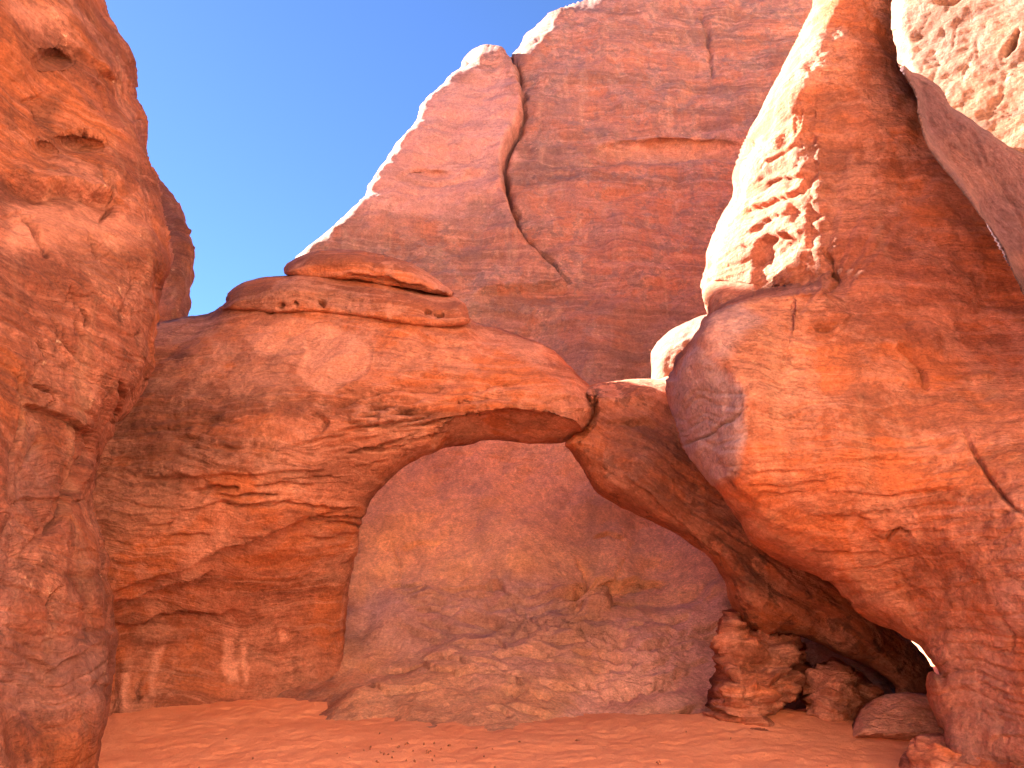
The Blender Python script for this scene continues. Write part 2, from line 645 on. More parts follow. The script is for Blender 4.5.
M_left = rock_mat('red_sandstone_left', tone=0.52, c_dark=(0.23, 0.076, 0.050), c_mid=(0.44, 0.150, 0.096), c_light=(0.62, 0.260, 0.180), striae=0.8, streak=0.25, seed=1, vclump=0.5, fleck=0.8, patch=0.5)
M_arch = rock_mat('red_sandstone_arch', tone=0.78, striae=0.55, streak=0.12, seed=2, dip=(0.06, 0), vclump=0.30, band=0.75, fleck=0.25)
M_limb = rock_mat('brown_sandstone', tone=0.8, striae=0.4, streak=0.25, seed=3, dip=(0.55, 0), vclump=0.75, band=0.5)
M_dome = rock_mat('dome_sandstone', tone=0.72, c_dark=(0.26, 0.125, 0.092), c_mid=(0.43, 0.200, 0.155), c_rust=(0.48, 0.190, 0.125), c_clean_lit=(0.86, 0.41, 0.235), c_light=(0.60, 0.32, 0.25),  # clean wall colour raised in place of missing bounce light
                  varnish=(0.20, 0.145, 0.145), mauve=(0.70, 0.365, 0.315), striae=0.3, streak=0.32, seed=4, vclump=0.6, fleck=0.7, band=0.7, patch=0.4)
M_right = rock_mat('red_sandstone_right', tone=0.78, striae=0.45, streak=0.30, seed=5, vclump=0.25, fleck=0.3)
M_near = rock_mat('pink_sandstone', tone=0.52, c_rust=(.52,.24,.15), c_dark=(0.34, 0.16, 0.12), c_mid=(0.48, 0.25, 0.185), c_light=(0.60, 0.36, 0.26), striae=0.2, streak=0.2, seed=6, vclump=0.2)
M_slab_shade = rock_mat('shade_dark_sandstone', c_rust=(.22,.095,.075), c_dark=(0.085, 0.040, 0.040), c_mid=(0.115, 0.052, 0.060), c_light=(0.16, 0.080, 0.086), mauve=(0.105, 0.052, 0.064), striae=0.25, streak=0.2, seed=26, vclump=0.2, fleck=0.1, dip=(1.2, 0))  # darkened so the slab carries the cast shadow in its colour
M_boul = rock_mat('layered_sandstone', striae=0.9, streak=0.0, seed=7, vclump=0.25, band=0.9, bump=0.7)


def sand_mat():
    m = bpy.data.materials.new('red_sand')
    m.use_nodes = True
    nt = m.node_tree
    L = nt.links.new
    bs = nt.nodes['Principled BSDF']
    bs.inputs['Roughness'].default_value = 0.95
    bs.inputs['Specular IOR Level'].default_value = 0.1
    geo = nd(nt, 'ShaderNodeNewGeometry')
    n1 = nd(nt, 'ShaderNodeTexNoise', ins={'Scale': 1.1, 'Detail': 8.0, 'Roughness': 0.65})
    n2 = nd(nt, 'ShaderNodeTexNoise', ins={'Scale': 60.0, 'Detail': 4.0, 'Roughness': 0.7})
    n3 = nd(nt, 'ShaderNodeTexNoise', ins={'Scale': 7.0, 'Detail': 6.0, 'Roughness': 0.65})
    for n in (n1, n2, n3):
        L(geo.outputs['Position'], n.inputs['Vector'])
    r = nd(nt, 'ShaderNodeValToRGB')
    r.color_ramp.elements[0].position = 0.3
    r.color_ramp.elements[0].color = (0.78, 0.285, 0.145, 1)
    r.color_ramp.elements[1].position = 0.7
    r.color_ramp.elements[1].color = (0.86, 0.36, 0.20, 1)
    L(n1.outputs['Fac'], r.inputs[0])
    v = nd(nt, 'ShaderNodeVectorMath', operation='SCALE')
    mr = nd(nt, 'ShaderNodeMapRange')
    L(n2.outputs['Fac'], mr.inputs[0])
    mr.inputs[3].default_value, mr.inputs[4].default_value = 0.75, 1.2
    L(r.outputs[0], v.inputs[0])
    L(mr.outputs[0], v.inputs[3])
    L(v.outputs[0], bs.inputs['Base Color'])
    ad = nd(nt, 'ShaderNodeMath', operation='MULTIPLY_ADD')
    L(n2.outputs['Fac'], ad.inputs[0])
    ad.inputs[1].default_value = 0.25
    L(n3.outputs['Fac'], ad.inputs[2])
    bp = nd(nt, 'ShaderNodeBump', ins={'Strength': 0.8, 'Distance': 0.05})
    L(ad.outputs[0], bp.inputs['Height'])
    L(bp.outputs[0], bs.inputs['Normal'])
    return m


M_sand = sand_mat()
M_bounce = rock_mat('bounce_sandstone', c_rust=(.64,.42,.27), c_dark=(0.58, 0.42, 0.30), c_mid=(0.68, 0.51, 0.37), c_light=(0.74, 0.58, 0.44), streak=0.1, vclump=0.1, seed=11)  # pale buff chosen for the fill light from the added bounce slopes

# ------------------------------------------------------------------ ground
def ground_z(x, y):
    z = np.zeros_like(x)
    z += 0.10 * np.exp(-(((x + 4.0) / 2.6) ** 2 + ((y - 13.0) / 1.7) ** 2))
    z += 0.16 * np.exp(-(((x - 3.2) / 1.8) ** 2 + ((y - 10.9) / 1.0) ** 2))
    z += 0.02 * sstep(10.3, 12.8, y) * sstep(-6.5, -4.5, x) * sstep(-1.2, -2.6, x) * sstep(16, 14, y)
    z += 0.0 * sstep(9.8, 11.2, y) * sstep(-2.5, -1.0, x) * sstep(5, 3, x) * sstep(16, 14, y)
    r = np.sqrt(x * x + (y - 6) ** 2)
    nearw = np.exp(-(r / 30) ** 2)
    P = np.stack([x, y, np.zeros_like(x)], -1)
    z += nearw * (0.045 * fbm(P * 0.6, 3) + 0.020 * fbm(P * 2.0 + 5, 3) + 0.020 * fbm(P * 5.5 + 9, 2) + 0.010 * fbm(P * 13 + 3, 2))
    far = np.clip((r - 45) / 100, 0, 1)
    z += far * (0.4 * fbm(P * 0.03, 3))
    return z


gx = gridlines(-600, 600, 0.05, -6.5, 7.0)
gy = gridlines(-300, 900, 0.05, 6.5, 15)
GX, GY = np.meshgrid(gx, gy)
gv = np.stack([GX.ravel(), GY.ravel(), ground_z(GX.ravel(), GY.ravel())], 1)
gi = np.arange(len(gx) * len(gy)).reshape(len(gy), len(gx))
gf = np.stack([gi[:-1, :-1], gi[:-1, 1:], gi[1:, 1:], gi[1:, :-1]], -1).reshape(-1, 4)
props(link_mesh('ground', gv, gf, M_sand, origin=(0, 0, 0)), 'smooth red sand floor between the sandstone fins', None, None, 'structure')

# unseen slope added behind the viewer to bounce sunlight into the hollow
hx, hy = np.linspace(-26, 34, 110), np.linspace(-34, 6, 80)
HX, HY = np.meshgrid(hx, hy)
hr = np.sqrt((HX - 1) ** 2 + (HY - 5) ** 2)
hz = 15 * sstep(8.5, 15.5, hr) * sstep(4.5, 0, HY) * (0.55 + 0.45 * sstep(-13, -8, HX - 0.6 * (HY + 8))) - 0.5
hz = hz + fbm(np.stack([HX, HY, 0 * HX], -1) * 0.25, 4) * 1.2 * sstep(2, 8, hz)
hv = np.stack([HX.ravel(), HY.ravel(), hz.ravel()], 1)
hi_ = np.arange(len(hx) * len(hy)).reshape(len(hy), len(hx))
hf = np.stack([hi_[:-1, :-1], hi_[:-1, 1:], hi_[1:, 1:], hi_[1:, :-1]], -1).reshape(-1, 4)
props(link_mesh('bounce_rock', hv, hf, M_bounce, origin=(0, -20, 0), attrs=Feat().attrs(hv[:1, :2], hv[:1], len(hv))), 'unseen pale rock slope added behind the viewer to bounce sunlight', None, None, 'structure')

# ------------------------------------------------------------------ back dome
DOME = [(300, 330), (296, 290, 20, .5), (290, 262, 20, .8), (302, 250, 10, .28), (320, 240, 10, .28), (340, 223, 10, .28), (360, 205, 10, .28), (373, 180, 10, .28), (398, 143, 10, .28),
        (415, 123, 10, .28), (428, 100, 10, .28), (450, 77, 10, .28), (468, 58, 24, 1.6), (478, 52, 18, 1.2), (490, 51, 18, 1.2), (500, 54, 16, 1.0), (508, 59, 14, .8),
        (511, 54, 22, 1.4), (523, 37, 26, 1.5), (537, 22, 18, .8), (560, 8, 10, .28), (580, 1, 20, .9), (620, -14, 20, .9), (700, -40), (800, -62), (880, -40), (870, 100, 30, 1), (815, 300, 30, 1), (785, 420, 30, 1),
        (800, 500, 30, 1), (850, 550, 20, .6), (886, 600, 20, .6), (884, 650, 20, .5), (884, 820), (60, 820), (60, 420), (200, 400)]
fd = Feat()
crackline = [(507, 58), (519, 68), (524, 90), (524, 118), (513, 140), (505, 163), (506, 190), (514, 213), (522, 233), (535, 250), (556, 268), (572, 282)]
fd.crack(crackline, 2.4, 0.45, lip=0.0)
fd.crack([(700, 14), (708, 30), (712, 55), (716, 75)], 1.6, 0.12)
fd.ledge([(555, 168), (600, 166), (650, 168), (690, 163), (740, 158)], -0.10, below=22, above=10)
fd.mask('pale', [(600, 152), (640, 140), (700, 136), (745, 145), (745, 162), (640, 166)], 6, .35, 10)
fd.ledge([(405, 184), (440, 180), (470, 176), (495, 172)], 0.08, below=14, above=14)
fd.ledge([(596, 194), (625, 190), (655, 188)], 0.15, 8, 8)
fd.ledge([(470, 296), (530, 286), (580, 284)], 0.2, 25, 20)
fd.mask('varnish', [(600, 330), (700, 310), (720, 390), (600, 400)], 30, 0.6, 25)
fd.mask('varnish', [(350, 225), (430, 207), (520, 222), (500, 232), (420, 222), (340, 245)], 8, 0.5, 20)
fd.mask('varnish', [(500, 160), (560, 145), (590, 150), (520, 178)], 8, 0.5, 16)
fd.mask('varnish', [(530, 118), (585, 100), (590, 108), (535, 128)], 6, 0.6, 14)
fd.mask('mauve', [(380, 90), (500, 70), (520, 110), (500, 200), (400, 220), (350, 210)], 20, 0.45, 20)
fd.mask('mauve', [(600, 615), (650, 616), (725, 590), (725, 705), (560, 720), (600, 660)], 16, 0.9, 16)  # bluish skylight in the scoop, put into the rock colour
fd.mask('mauve', [(360, 590), (560, 580), (600, 640), (560, 670), (350, 660)], 30, 0.45, 30)
fd.mask('pale', [(340, 400), (720, 400), (730, 620), (600, 610), (540, 570), (340, 590)], 25, 0.95, 25)  # clean unvarnished wall, brightened further in colour for lack of bounce light
fd.mask('pale', [(330, 640), (560, 640), (730, 620), (730, 740), (330, 740)], 25, 0.6, 25)
fd.mask('varnish', [(585, 500), (600, 500), (602, 570), (590, 575)], 8, .4, 10).mask('varnish', [(470, 500), (500, 505), (490, 560), (465, 550)], 12, .35, 12).mask('varnish', [(625, 510), (640, 510), (640, 600), (628, 600)], 8, .35, 10)
# the wall seen through the arch
fd.crack([(393, 538), (397, 560), (401, 580)], 1.8, 0.04)
fd.ledge([(400, 548), (420, 541), (445, 546)], 0.08, 8, 8)
fd.pit(596, 603, 17, 15, -0.40)
fd.pit(574, 622, 9, 4, 0.4)
fd.crack([(578, 560), (588, 572), (600, 590)], 3, 0.12)
fd.shelf([(345, 662), (380, 668), (420, 666), (455, 676), (500, 672), (560, 686), (602, 691)], 0.04, 9, 12)
fd.shelf([(420, 655), (455, 660), (470, 672)], 0.05, 7, 7)
fd.shelf([(500, 702), (530, 706), (555, 716)], 0.05, 6, 8)
fd.shelf([(585, 717), (620, 720), (660, 721), (700, 712)], 0.12, 8, 8)
fd.shelf([(360, 692), (390, 697), (440, 690)], 0.05, 6, 8)
rs = random.Random(3)
for k in range(120):
    x = rs.uniform(380, 705)
    y = rs.uniform(575, 692)
    if x > 600 and y < 625 or x < 560 and y > 660:
        continue
    ln = rs.uniform(22, 80) if x < 600 else rs.uniform(16, 40)
    sl = rs.uniform(-0.16, 0.20) if x < 600 else rs.uniform(-0.5, 0.0)
    fd.shelf([(x, y), (x + ln * .3, y + ln * sl * .3 + rs.uniform(-3, 3)), (x + ln * .65, y + ln * sl * .6 + rs.uniform(-3, 3)), (x + ln, y + ln * sl)], rs.uniform(.02, .045), rs.uniform(8, 15), rs.uniform(7, 13), 1.2, rs.uniform(.03, .07))
for k in range(46):
    x, y = rs.gauss(560, 40), rs.gauss(625, 32)
    ln = rs.uniform(14, 40)
    fd.shelf([(x, y), (x + ln * .5, y + rs.uniform(-3, 4)), (x + ln, y + ln * rs.uniform(-.1, .35))], rs.uniform(.03, .06), rs.uniform(6, 10), rs.uniform(6, 10), 1.2, .06)


def dome_lobe(uv, P):
    """the left buttress stands proud of the main face along the crack"""
    L = catmull([(*p, 1.0) for p in crackline], 3, False)
    d, sd, _, _ = nearest(uv, L, False)
    left = (sd > 0)
    fade = sstep(300, 230, uv[:, 1])
    return np.where(left, 0.38 * np.exp(-d / 30) * fade * sstep(0, 8, d), -0.18 * np.exp(-d / 25) * fade)


def dome_smask(uv):
    return 0.7 - 0.35 * sstep(440, 520, uv[:, 1])


dome = rock('sandstone_dome', DOME,
            [(340, 300, 17.5), (430, 200, 19.0), (484, 70, 20.8), (400, 160, 19.2), (520, 330, 17.9), (470, 290, 18.0), (600, 260, 18.6), (620, 160, 20.0), (640, 60, 21.4), (660, -20, 22.6), (760, 0, 22.6),
             (780, 120, 20.8), (760, 260, 19.0), (700, 340, 18.0), (600, 380, 17.4), (860, 300, 18.0), (500, 460, 16.8), (400, 460, 16.8), (640, 480, 16.7), (350, 540, 15.4), (450, 560, 15.3), (550, 560, 15.1),
             (650, 590, 15.2), (700, 590, 14.6), (360, 640, 14.1), (450, 640, 13.6), (560, 630, 13.5), (650, 635, 13.5), (700, 650, 13.2), (370, 690, 12.7), (480, 695, 12.1), (600, 705, 12.0), (690, 705, 12.0), (340, 735, 11.0), (440, 735, 10.5), (540, 722, 11.1), (620, 722, 11.4),
             (200, 640, 14.5), (200, 740, 13), (500, 780, 9.4), (700, 780, 10.6), (820, 660, 13.4), (860, 600, 13.9)],
            M_dome, thick=8, R=30, B=1.0, steps=[([(588, 596, 0), (604, 607, .40), (650, 614, .55), (690, 607, .5), (716, 582, .25)], 22)], step=2.0, feat=fd, amp=(0.22, 0.040, 0.014), strata=(0.06, 0.05), dip=(0.03, 0), smask=dome_smask, seed=1.0, hook=dome_lobe, wobble=2.0, dents=[(680, 153, 88, 15, .55, 1.0), (428, 176, 27, 6, .25, 1.0)], finex=(345, 725, 1.4), finey=(455, 740, 1.3))
props(dome, 'tall purple red sandstone dome rising behind the arch, split by a long crack', 'rock dome')

# unseen fin added off to the right, its sunlit left flank bouncing light
wy, wz = np.linspace(-6, 22, 80), np.linspace(-0.5, 24, 70)
WY, WZ = np.meshgrid(wy, wz)
wx = 10.2 + 0.14 * WZ + 1.5 * sstep(16, 24, WZ) ** 2 + 3.0 * sstep(17, 22, WY) + 3 * sstep(-1, -6, WY)
wx = wx + 0.8 * fbm(np.stack([0 * WY, WY, WZ], -1) * 0.3, 4)
wv = np.stack([wx.ravel(), WY.ravel(), WZ.ravel()], 1)
wv = np.concatenate([wv, wv + np.array([5.0, 0, 0])])
n0 = WY.size
wi = np.arange(n0).reshape(WY.shape)
wf = np.stack([wi[:-1, :-1], wi[1:, :-1], wi[1:, 1:], wi[:-1, 1:]], -1).reshape(-1, 4)
ring = np.concatenate([wi[0, :], wi[1:, -1], wi[-1, -2::-1], wi[-2:0:-1, 0]])
rn = np.roll(ring, -1)
wf = np.concatenate([wf, wf[:, ::-1] + n0, np.stack([ring, rn, rn + n0, ring + n0], 1)])
props(link_mesh('bounce_rock', wv, wf, M_bounce, origin=(12, 8, 0), attrs=Feat().attrs(wv[:1, :2], wv[:1], len(wv))), 'unseen tall buff fin added beyond the right hand wall for bounce light', None, None, 'structure')

# ------------------------------------------------------------------ rock behind the left fin
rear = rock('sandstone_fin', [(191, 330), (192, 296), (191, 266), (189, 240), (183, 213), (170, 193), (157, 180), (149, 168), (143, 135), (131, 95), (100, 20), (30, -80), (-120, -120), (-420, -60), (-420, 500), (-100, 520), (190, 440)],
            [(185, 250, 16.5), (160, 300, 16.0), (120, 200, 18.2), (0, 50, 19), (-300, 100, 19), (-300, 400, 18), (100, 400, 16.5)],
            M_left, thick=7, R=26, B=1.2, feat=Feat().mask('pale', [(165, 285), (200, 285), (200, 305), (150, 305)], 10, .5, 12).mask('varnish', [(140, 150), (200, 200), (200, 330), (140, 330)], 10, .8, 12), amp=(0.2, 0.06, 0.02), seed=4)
props(rear, 'dark red rock shoulder showing just behind the edge of the left fin', 'rock')

# ------------------------------------------------------------------ the arch
arch = thing('rock_arch', tuple(at(330, 745, 11.6) * np.array([1, 1, 0])), 'low orange red sandstone arch spanning the sandy hollow between two fins', 'rock arch')
SPAN = [(40, 330, 10, .2), (100, 326, 30, 1.0), (157, 322, 30, 1.2), (177, 319, 30, 1.2), (207, 315, 30, 1.0), (235, 300, 24, .5), (290, 290, 24, .5), (380, 288, 24, .5), (440, 300, 24, .5), (467, 319, 30, .9), (490, 328, 40, 1.2), (515, 335, 42, 1.2),
        (547, 348, 42, 1.1), (574, 368, 40, 1.0), (593, 386, 34, .9), (600, 403, 30, .8), (596, 420, 30, .8), (582, 435, 30, .8), (562, 444, 34, .8), (530, 442, 36, .8), (500, 442, 36, .8), (470, 443, 36, .8),
        (447, 447, 36, .8), (428, 455, 30, .7), (405, 468, 26, .6), (385, 485, 24, .5), (370, 505, 22, .45), (360, 530, 20, .4), (355, 560, 30, .6), (350, 600, 36, .75), (346, 640, 40, .85), (347, 668, 42, .9), (358, 692, 40, .9), (382, 720, 36, .8), (400, 800, 10, .2), (40, 800, 10, .2)]
fa = Feat()
fa.ledge([(436, 425), (444, 412), (470, 406), (520, 404), (560, 408)], 0.06, 10, 10)
fa.ledge([(455, 398), (500, 390), (540, 398), (592, 396)], 0.06, 8, 10)
fa.ledge([(398, 371), (430, 374), (470, 378), (520, 378)], 0.09, 7, 10)
fa.ledge([(380, 336), (420, 330), (450, 340), (480, 345)], 0.08, 7, 9)
for k in range(46):                                             # torn bedding below the shoulder
    x, y = rs.uniform(330, 470), rs.uniform(385, 475)
    if y > 455 - (x - 400) * 0.25 + 12:
        continue
    ln = rs.uniform(18, 60)
    s = rs.uniform(-0.28, -0.04)
    fa.shelf([(x, y), (x + ln * .5, y + ln * s * .6), (x + ln, y + ln * s)], rs.uniform(.03, .08), rs.uniform(4, 7), rs.uniform(5, 9))
for k in range(30):
    x, y = rs.uniform(130, 330), rs.uniform(400, 540)
    ln = rs.uniform(20, 70)
    s = rs.uniform(-0.12, 0.05)
    fa.shelf([(x, y), (x + ln * .5, y + ln * s * .6), (x + ln, y + ln * s)], rs.uniform(.02, .05), rs.uniform(4, 8), rs.uniform(5, 10))
fa.ledge([(120, 478), (180, 474), (240, 476), (300, 470), (345, 474)], 0.08, 12, 10)
fa.ledge([(175, 510), (230, 500), (270, 512)], 0.06, 8, 8)
fa.ledge([(112, 590), (150, 574), (190, 560), (250, 540), (300, 520), (345, 505)], 0.12, 30, 18)
fa.ledge([(112, 600), (140, 598), (175, 585), (215, 570)], 0.14, 12, 8)
fa.ledge([(112, 628), (135, 626), (160, 616), (240, 606)], 0.16, 10, 8)
fa.crack([(118, 655), (119, 680), (121, 700), (115, 728)], 2.2, 0.10)
fa.crack([(140, 682), (141, 695), (138, 702)], 2.2, 0.08)
fa.crack([(310, 413), (322, 416), (326, 422), (322, 430)], 2.2, 0.10)
fa.plate([(303, 418), (322, 418), (324, 430), (312, 440), (305, 436)], 0.05)
fa.plate([(243, 337), (262, 330), (285, 338), (305, 335), (307, 354), (280, 357), (256, 357)], -0.02, 2)
fa.plate([(247, 333), (300, 320), (350, 328), (372, 352), (366, 375), (335, 393), (318, 388), (300, 372), (307, 354), (303, 336), (270, 338)], 0.03, 2)
fa.pit(282, 307, 4, 3, .25).pit(298, 307, 3, 2, .2).pit(322, 304, 4, 3, .25).pit(268, 308, 4, 2, .15)
fa.mask('pale', [(247, 333), (300, 320), (350, 328), (372, 352), (366, 375), (335, 393), (318, 388), (300, 372), (307, 354), (256, 357)], 4, 0.55, 8)
fa.mask('pale', [(180, 570), (215, 530), (190, 510), (240, 505), (225, 545), (190, 575)], 12, 0.6, 12)
for (x, y, w_, h_) in ((156, 672, 4, 22), (228, 650, 6, 22), (245, 650, 4, 14), (232, 668, 8, 12), (247, 672, 3, 8), (127, 690, 4, 18), (283, 635, 6, 8)):
    fa.mask('pale', [(x - w_, y - h_), (x + w_, y - h_), (x + w_ * .8, y + h_), (x - w_ * .6, y + h_)], 3, 1.0, 6)
fa.pit(282, 636, 8, 7, 0.06)
fa.mask('varnish', [(95, 345), (240, 350), (310, 400), (260, 430), (240, 470), (95, 500)], 40, 0.65, 40)
fa.mask('varnish', [(100, 500), (180, 495), (170, 520), (100, 540)], 20, 0.55, 20)


def span_smask(uv):
    x, y = uv[:, 0], uv[:, 1]
    return (1 - sstep(406, 420, y) * sstep(436, 446, x)) * (0.45 + 1.2 * np.exp(-(((x - 440) / 120) ** 2 + ((y - 410) / 55) ** 2)) + 0.5 * np.exp(-((y - 480) / 50) ** 2))


rock('arch_span', SPAN,
     [(60, 340, 11.9), (200, 330, 11.8), (300, 325, 11.8), (400, 330, 11.7), (470, 350, 11.6), (540, 385, 11.35), (585, 410, 11.25), (100, 450, 10.9), (200, 420, 10.85), (300, 420, 10.85), (400, 410, 10.95), (500, 410, 11.1),
      (100, 520, 10.8), (200, 520, 11.0), (300, 500, 11.1), (365, 470, 11.3), (110, 590, 11.2), (200, 575, 11.6), (300, 550, 11.9), (340, 560, 12.6), (120, 640, 12.1), (220, 640, 12.7), (310, 620, 13.0), (335, 660, 13.2), (110, 735, 11.5),
      (220, 710, 12.5), (330, 710, 13.1), (200, 800, 12.0), (340, 800, 12.6)],
     M_arch, arch, thick=1.9, R=36, B=.9, dents=[(512, 446, 76, 36, .75, .55)], feat=fa, amp=(0.10, 0.042, 0.015), strata=(0.035, 0.035), dip=(0.10, 0), smask=span_smask, seed=2.0, wobble=1.5)
CAP1 = [(221, 311, 10, .3), (224, 302, 14, .6), (230, 291, 18, .9), (243, 283, 20, 1), (262, 278, 20, 1), (285, 275, 20, 1), (325, 273, 20, 1), (370, 279, 20, 1), (420, 288, 20, 1), (450, 294, 20, .9), (463, 301, 14, .7), (468, 313, 10, .4), (467, 324, 8, .2),
        (430, 326, 5, .12), (380, 320, 5, .12), (330, 313, 5, .12), (280, 313, 5, .12)]
fc1 = Feat().pit(427, 312, 3.5, 2.5, .3).pit(439, 314, 5, 3, .35).pit(281, 306, 4, 3, .3).pit(322, 303, 4, 3, .3).pit(298, 305, 3, 2, .2)
fc1.mask('varnish', [(222, 285), (350, 278), (370, 300), (222, 310)], 14, .5, 14)
rock('cap_layer', CAP1, [(230, 300, 12.0), (300, 295, 11.75), (370, 300, 11.75), (440, 308, 11.75), (340, 280, 12.1), (350, 314, 11.8), (300, 308, 11.9)], M_arch, arch, thick=2.2, R=16, B=.8, feat=fc1, amp=(.06, .03, .01), strata=(.02, .03), seed=5, step=1.6)
CAP2 = [(285, 274, 10, .3), (286, 265, 12, .6), (300, 257, 14, .9), (320, 251, 14, 1), (345, 250, 14, 1), (375, 254, 14, 1), (402, 261, 14, 1), (425, 271, 14, .9), (444, 284, 12, .7), (455, 296, 6, .2), (420, 292, 5, .15), (385, 286, 5, .12), (345, 280, 5, .12), (305, 278, 5, .12)]
fc2 = Feat().ledge([(340, 276), (350, 272), (390, 277), (430, 287)], .2, 6, 5)
rock('cap_layer', CAP2, [(300, 265, 12.3), (350, 262, 12.1), (400, 270, 12.0), (440, 286, 12.05), (330, 276, 12.25), (400, 284, 12.1)], M_arch, arch, thick=2.0, R=12, B=.9, feat=fc2, amp=(.05, .03, .01), strata=(.015, .02), seed=6, step=1.6)

LIMB = [(582, 392, 10, .3), (594, 386, 18, .8), (620, 381, 22, 1), (650, 377, 22, 1), (680, 374, 22, 1), (740, 390, 20, .6), (800, 450, 20, .5), (850, 530, 20, .5), (880, 600, 20, .5), (899, 630, 14, .3), (917, 646, 10, .25), (931, 664, 10, .25), (941, 690, 10, .3), (944, 740, 10, .3),
        (905, 745, 10, .3), (898, 700, 10, .3), (892, 685, 20, .5), (871, 668, 34, .9), (841, 655, 38, 1.1), (814, 640, 40, 1.2), (791, 635, 44, 1.2), (768, 634, 44, 1.2), (750, 630, 44, 1.1), (733, 609, 40, 1), (718, 580, 36, .9), (700, 556, 36, .9), (680, 540, 36, .9),
        (655, 527, 36, .9), (630, 513, 34, .9), (603, 495, 32, .8), (585, 472, 26, .7), (572, 452, 20, .5), (566, 444, 12, .4), (574, 434, 10, .4), (584, 418, 10, .4), (588, 404, 10, .3)]
fl = Feat()
fl.crack([(578, 440), (588, 425), (594, 410), (594, 392)], 3, 0.25)
fl.crack([(610, 425), (640, 421), (656, 427)], 2, .07)
fl.ledge([(625, 422), (645, 418), (660, 428)], .07, 8, 8)
fl.ledge([(665, 476), (672, 488), (674, 500)], .06, 8, 8)
fl.ledge([(640, 478), (652, 488), (662, 497)], .06, 8, 8)
fl.ledge([(700, 520), (760, 560), (830, 610), (890, 660)], .10, 16, 14)
fl.ledge([(620, 470), (660, 505), (720, 560), (760, 600)], .10, 20, 16)
fl.mask('varnish', [(600, 420), (660, 400), (690, 470), (760, 560), (700, 540), (620, 480)], 24, .7, 24)
fl.mask('varnish', [(720, 530), (765, 560), (760, 600), (715, 570)], 12, .8, 18)
fl.mask('pale', [(708, 492), (735, 502), (742, 520), (714, 515)], 5, .9, 10)
rock('arch_limb', LIMB,
     [(600, 400, 11.55), (650, 400, 11.6), (640, 450, 11.2), (700, 480, 11.1), (700, 530, 11.0), (760, 560, 11.2), (780, 610, 11.1), (830, 600, 11.5), (850, 640, 11.4), (900, 665, 11.9), (925, 720, 12.2), (760, 450, 11.8), (580, 430, 11.7)],
     M_limb, arch, thick=2.4, R=36, B=.9, feat=fl, amp=(0.12, 0.045, 0.012), strata=(0.035, 0.03), dip=(0.65, 0), seed=3.0, wobble=1.2)

# ------------------------------------------------------------------ left fin
LEFT = [(95, -60), (107, 0, 45, 1.6), (117, 30), (128, 47), (135, 63), (135, 80), (134, 97), (140, 108), (146, 119), (147, 132), (147, 148), (150, 162), (154, 182), (159, 212), (165, 240), (168, 258), (166, 272), (159, 288), (157, 310), (155, 340), (153, 360), (146, 383),
        (130, 409), (116, 423), (108, 440), (97, 463), (90, 485), (87, 503), (89, 522), (96, 543), (102, 562), (101, 576), (108, 592), (111, 606), (112, 628), (116, 636), (114, 655), (112, 669), (109, 700), (105, 725), (103, 745), (101, 768), (97, 820), (92, 1000, 10, .2),
        (-150, 1200, 10, .2), (-300, 1190, 10, .2), (-330, 300, 30, .5), (-310, -300), (-260, -440), (-160, -420), (0, -260), (70, -140)]
fL = Feat()
fL.pit(50, 105, 9, 18, .06)
fL.ledge([(0, 165), (40, 182), (75, 186), (108, 192), (128, 204)], .20, 14, 16)
fL.crack([(105, 175), (112, 190), (126, 203)], 2, .10)
fL.crack([(22, 203), (38, 218), (48, 236), (52, 252)], 2.6, .12)
fL.crack([(92, 232), (100, 246), (106, 254)], 2, .08)
fL.crack([(88, 307), (93, 318), (93, 328)], 2, .10)
fL.crack([(41, 343), (46, 350), (51, 360)], 2, .08)
fL.crack([(33, 364), (33, 384), (46, 392), (57, 396)], 1.6, .06)
fL.crack([(119, 382), (119, 398), (116, 414)], 2.2, .12)
fL.crack([(18, 368), (14, 405), (8, 440), (4, 475), (5, 500), (3, 540), (4, 590)], 2.0, .12)
fL.ledge([(12, 401), (40, 408), (62, 416), (80, 426), (92, 432)], .08, 8, 8)
fL.crack([(91, 432), (88, 445), (80, 460), (72, 478), (60, 500), (52, 520), (44, 535)], 2.6, .16)
fL.crack([(81, 425), (76, 440), (70, 460)], 2, .10)
fL.plate([(80, 427), (92, 434), (80, 460), (66, 484), (48, 530), (28, 548), (45, 505), (62, 470)], .05, 3)
fL.crack([(34, 443), (28, 455), (21, 466)], 2, .10)
fL.crack([(58, 590), (52, 605), (58, 625)], 2, .08)
fL.crack([(138, 265), (141, 280), (130, 300)], 1.6, .06)
fL.ledge([(40, 650), (60, 668), (100, 640)], .06, 10, 8)
fL.ledge([(0, 500), (40, 498), (80, 500)], .03, 6, 6)
fL.ledge([(60, 35), (90, 55), (110, 75), (130, 82)], .08, 10, 10)
for k in range(26):
    x, y = rs.uniform(-10, 150), rs.uniform(40, 720)
    ln = rs.uniform(10, 36)
    a = rs.uniform(-.6, .5)
    fL.ledge([(x, y), (x + ln * .5, y + ln * a * .5 + rs.uniform(-3, 3)), (x + ln, y + ln * a)], rs.uniform(.01, .028), rs.uniform(4, 8), rs.uniform(5, 9))
for k in range(14):
    x, y = rs.uniform(20, 150), rs.uniform(80, 450)
    fL.crack([(x, y), (x + rs.uniform(-8, 8), y + rs.uniform(6, 14)), (x + rs.uniform(-10, 10), y + rs.uniform(16, 30))], rs.uniform(1.4, 2.2), rs.uniform(.03, .07))
fL.mask('pale', [(0, 195), (60, 200), (130, 215), (140, 240), (70, 238), (0, 235)], 12, .7, 18)
fL.mask('pale', [(0, 0), (50, 8), (80, 20), (40, 28), (0, 20)], 10, .6, 14)
fL.mask('varnish', [(40, 90), (66, 92), (62, 140), (44, 150)], 8, .7, 12)
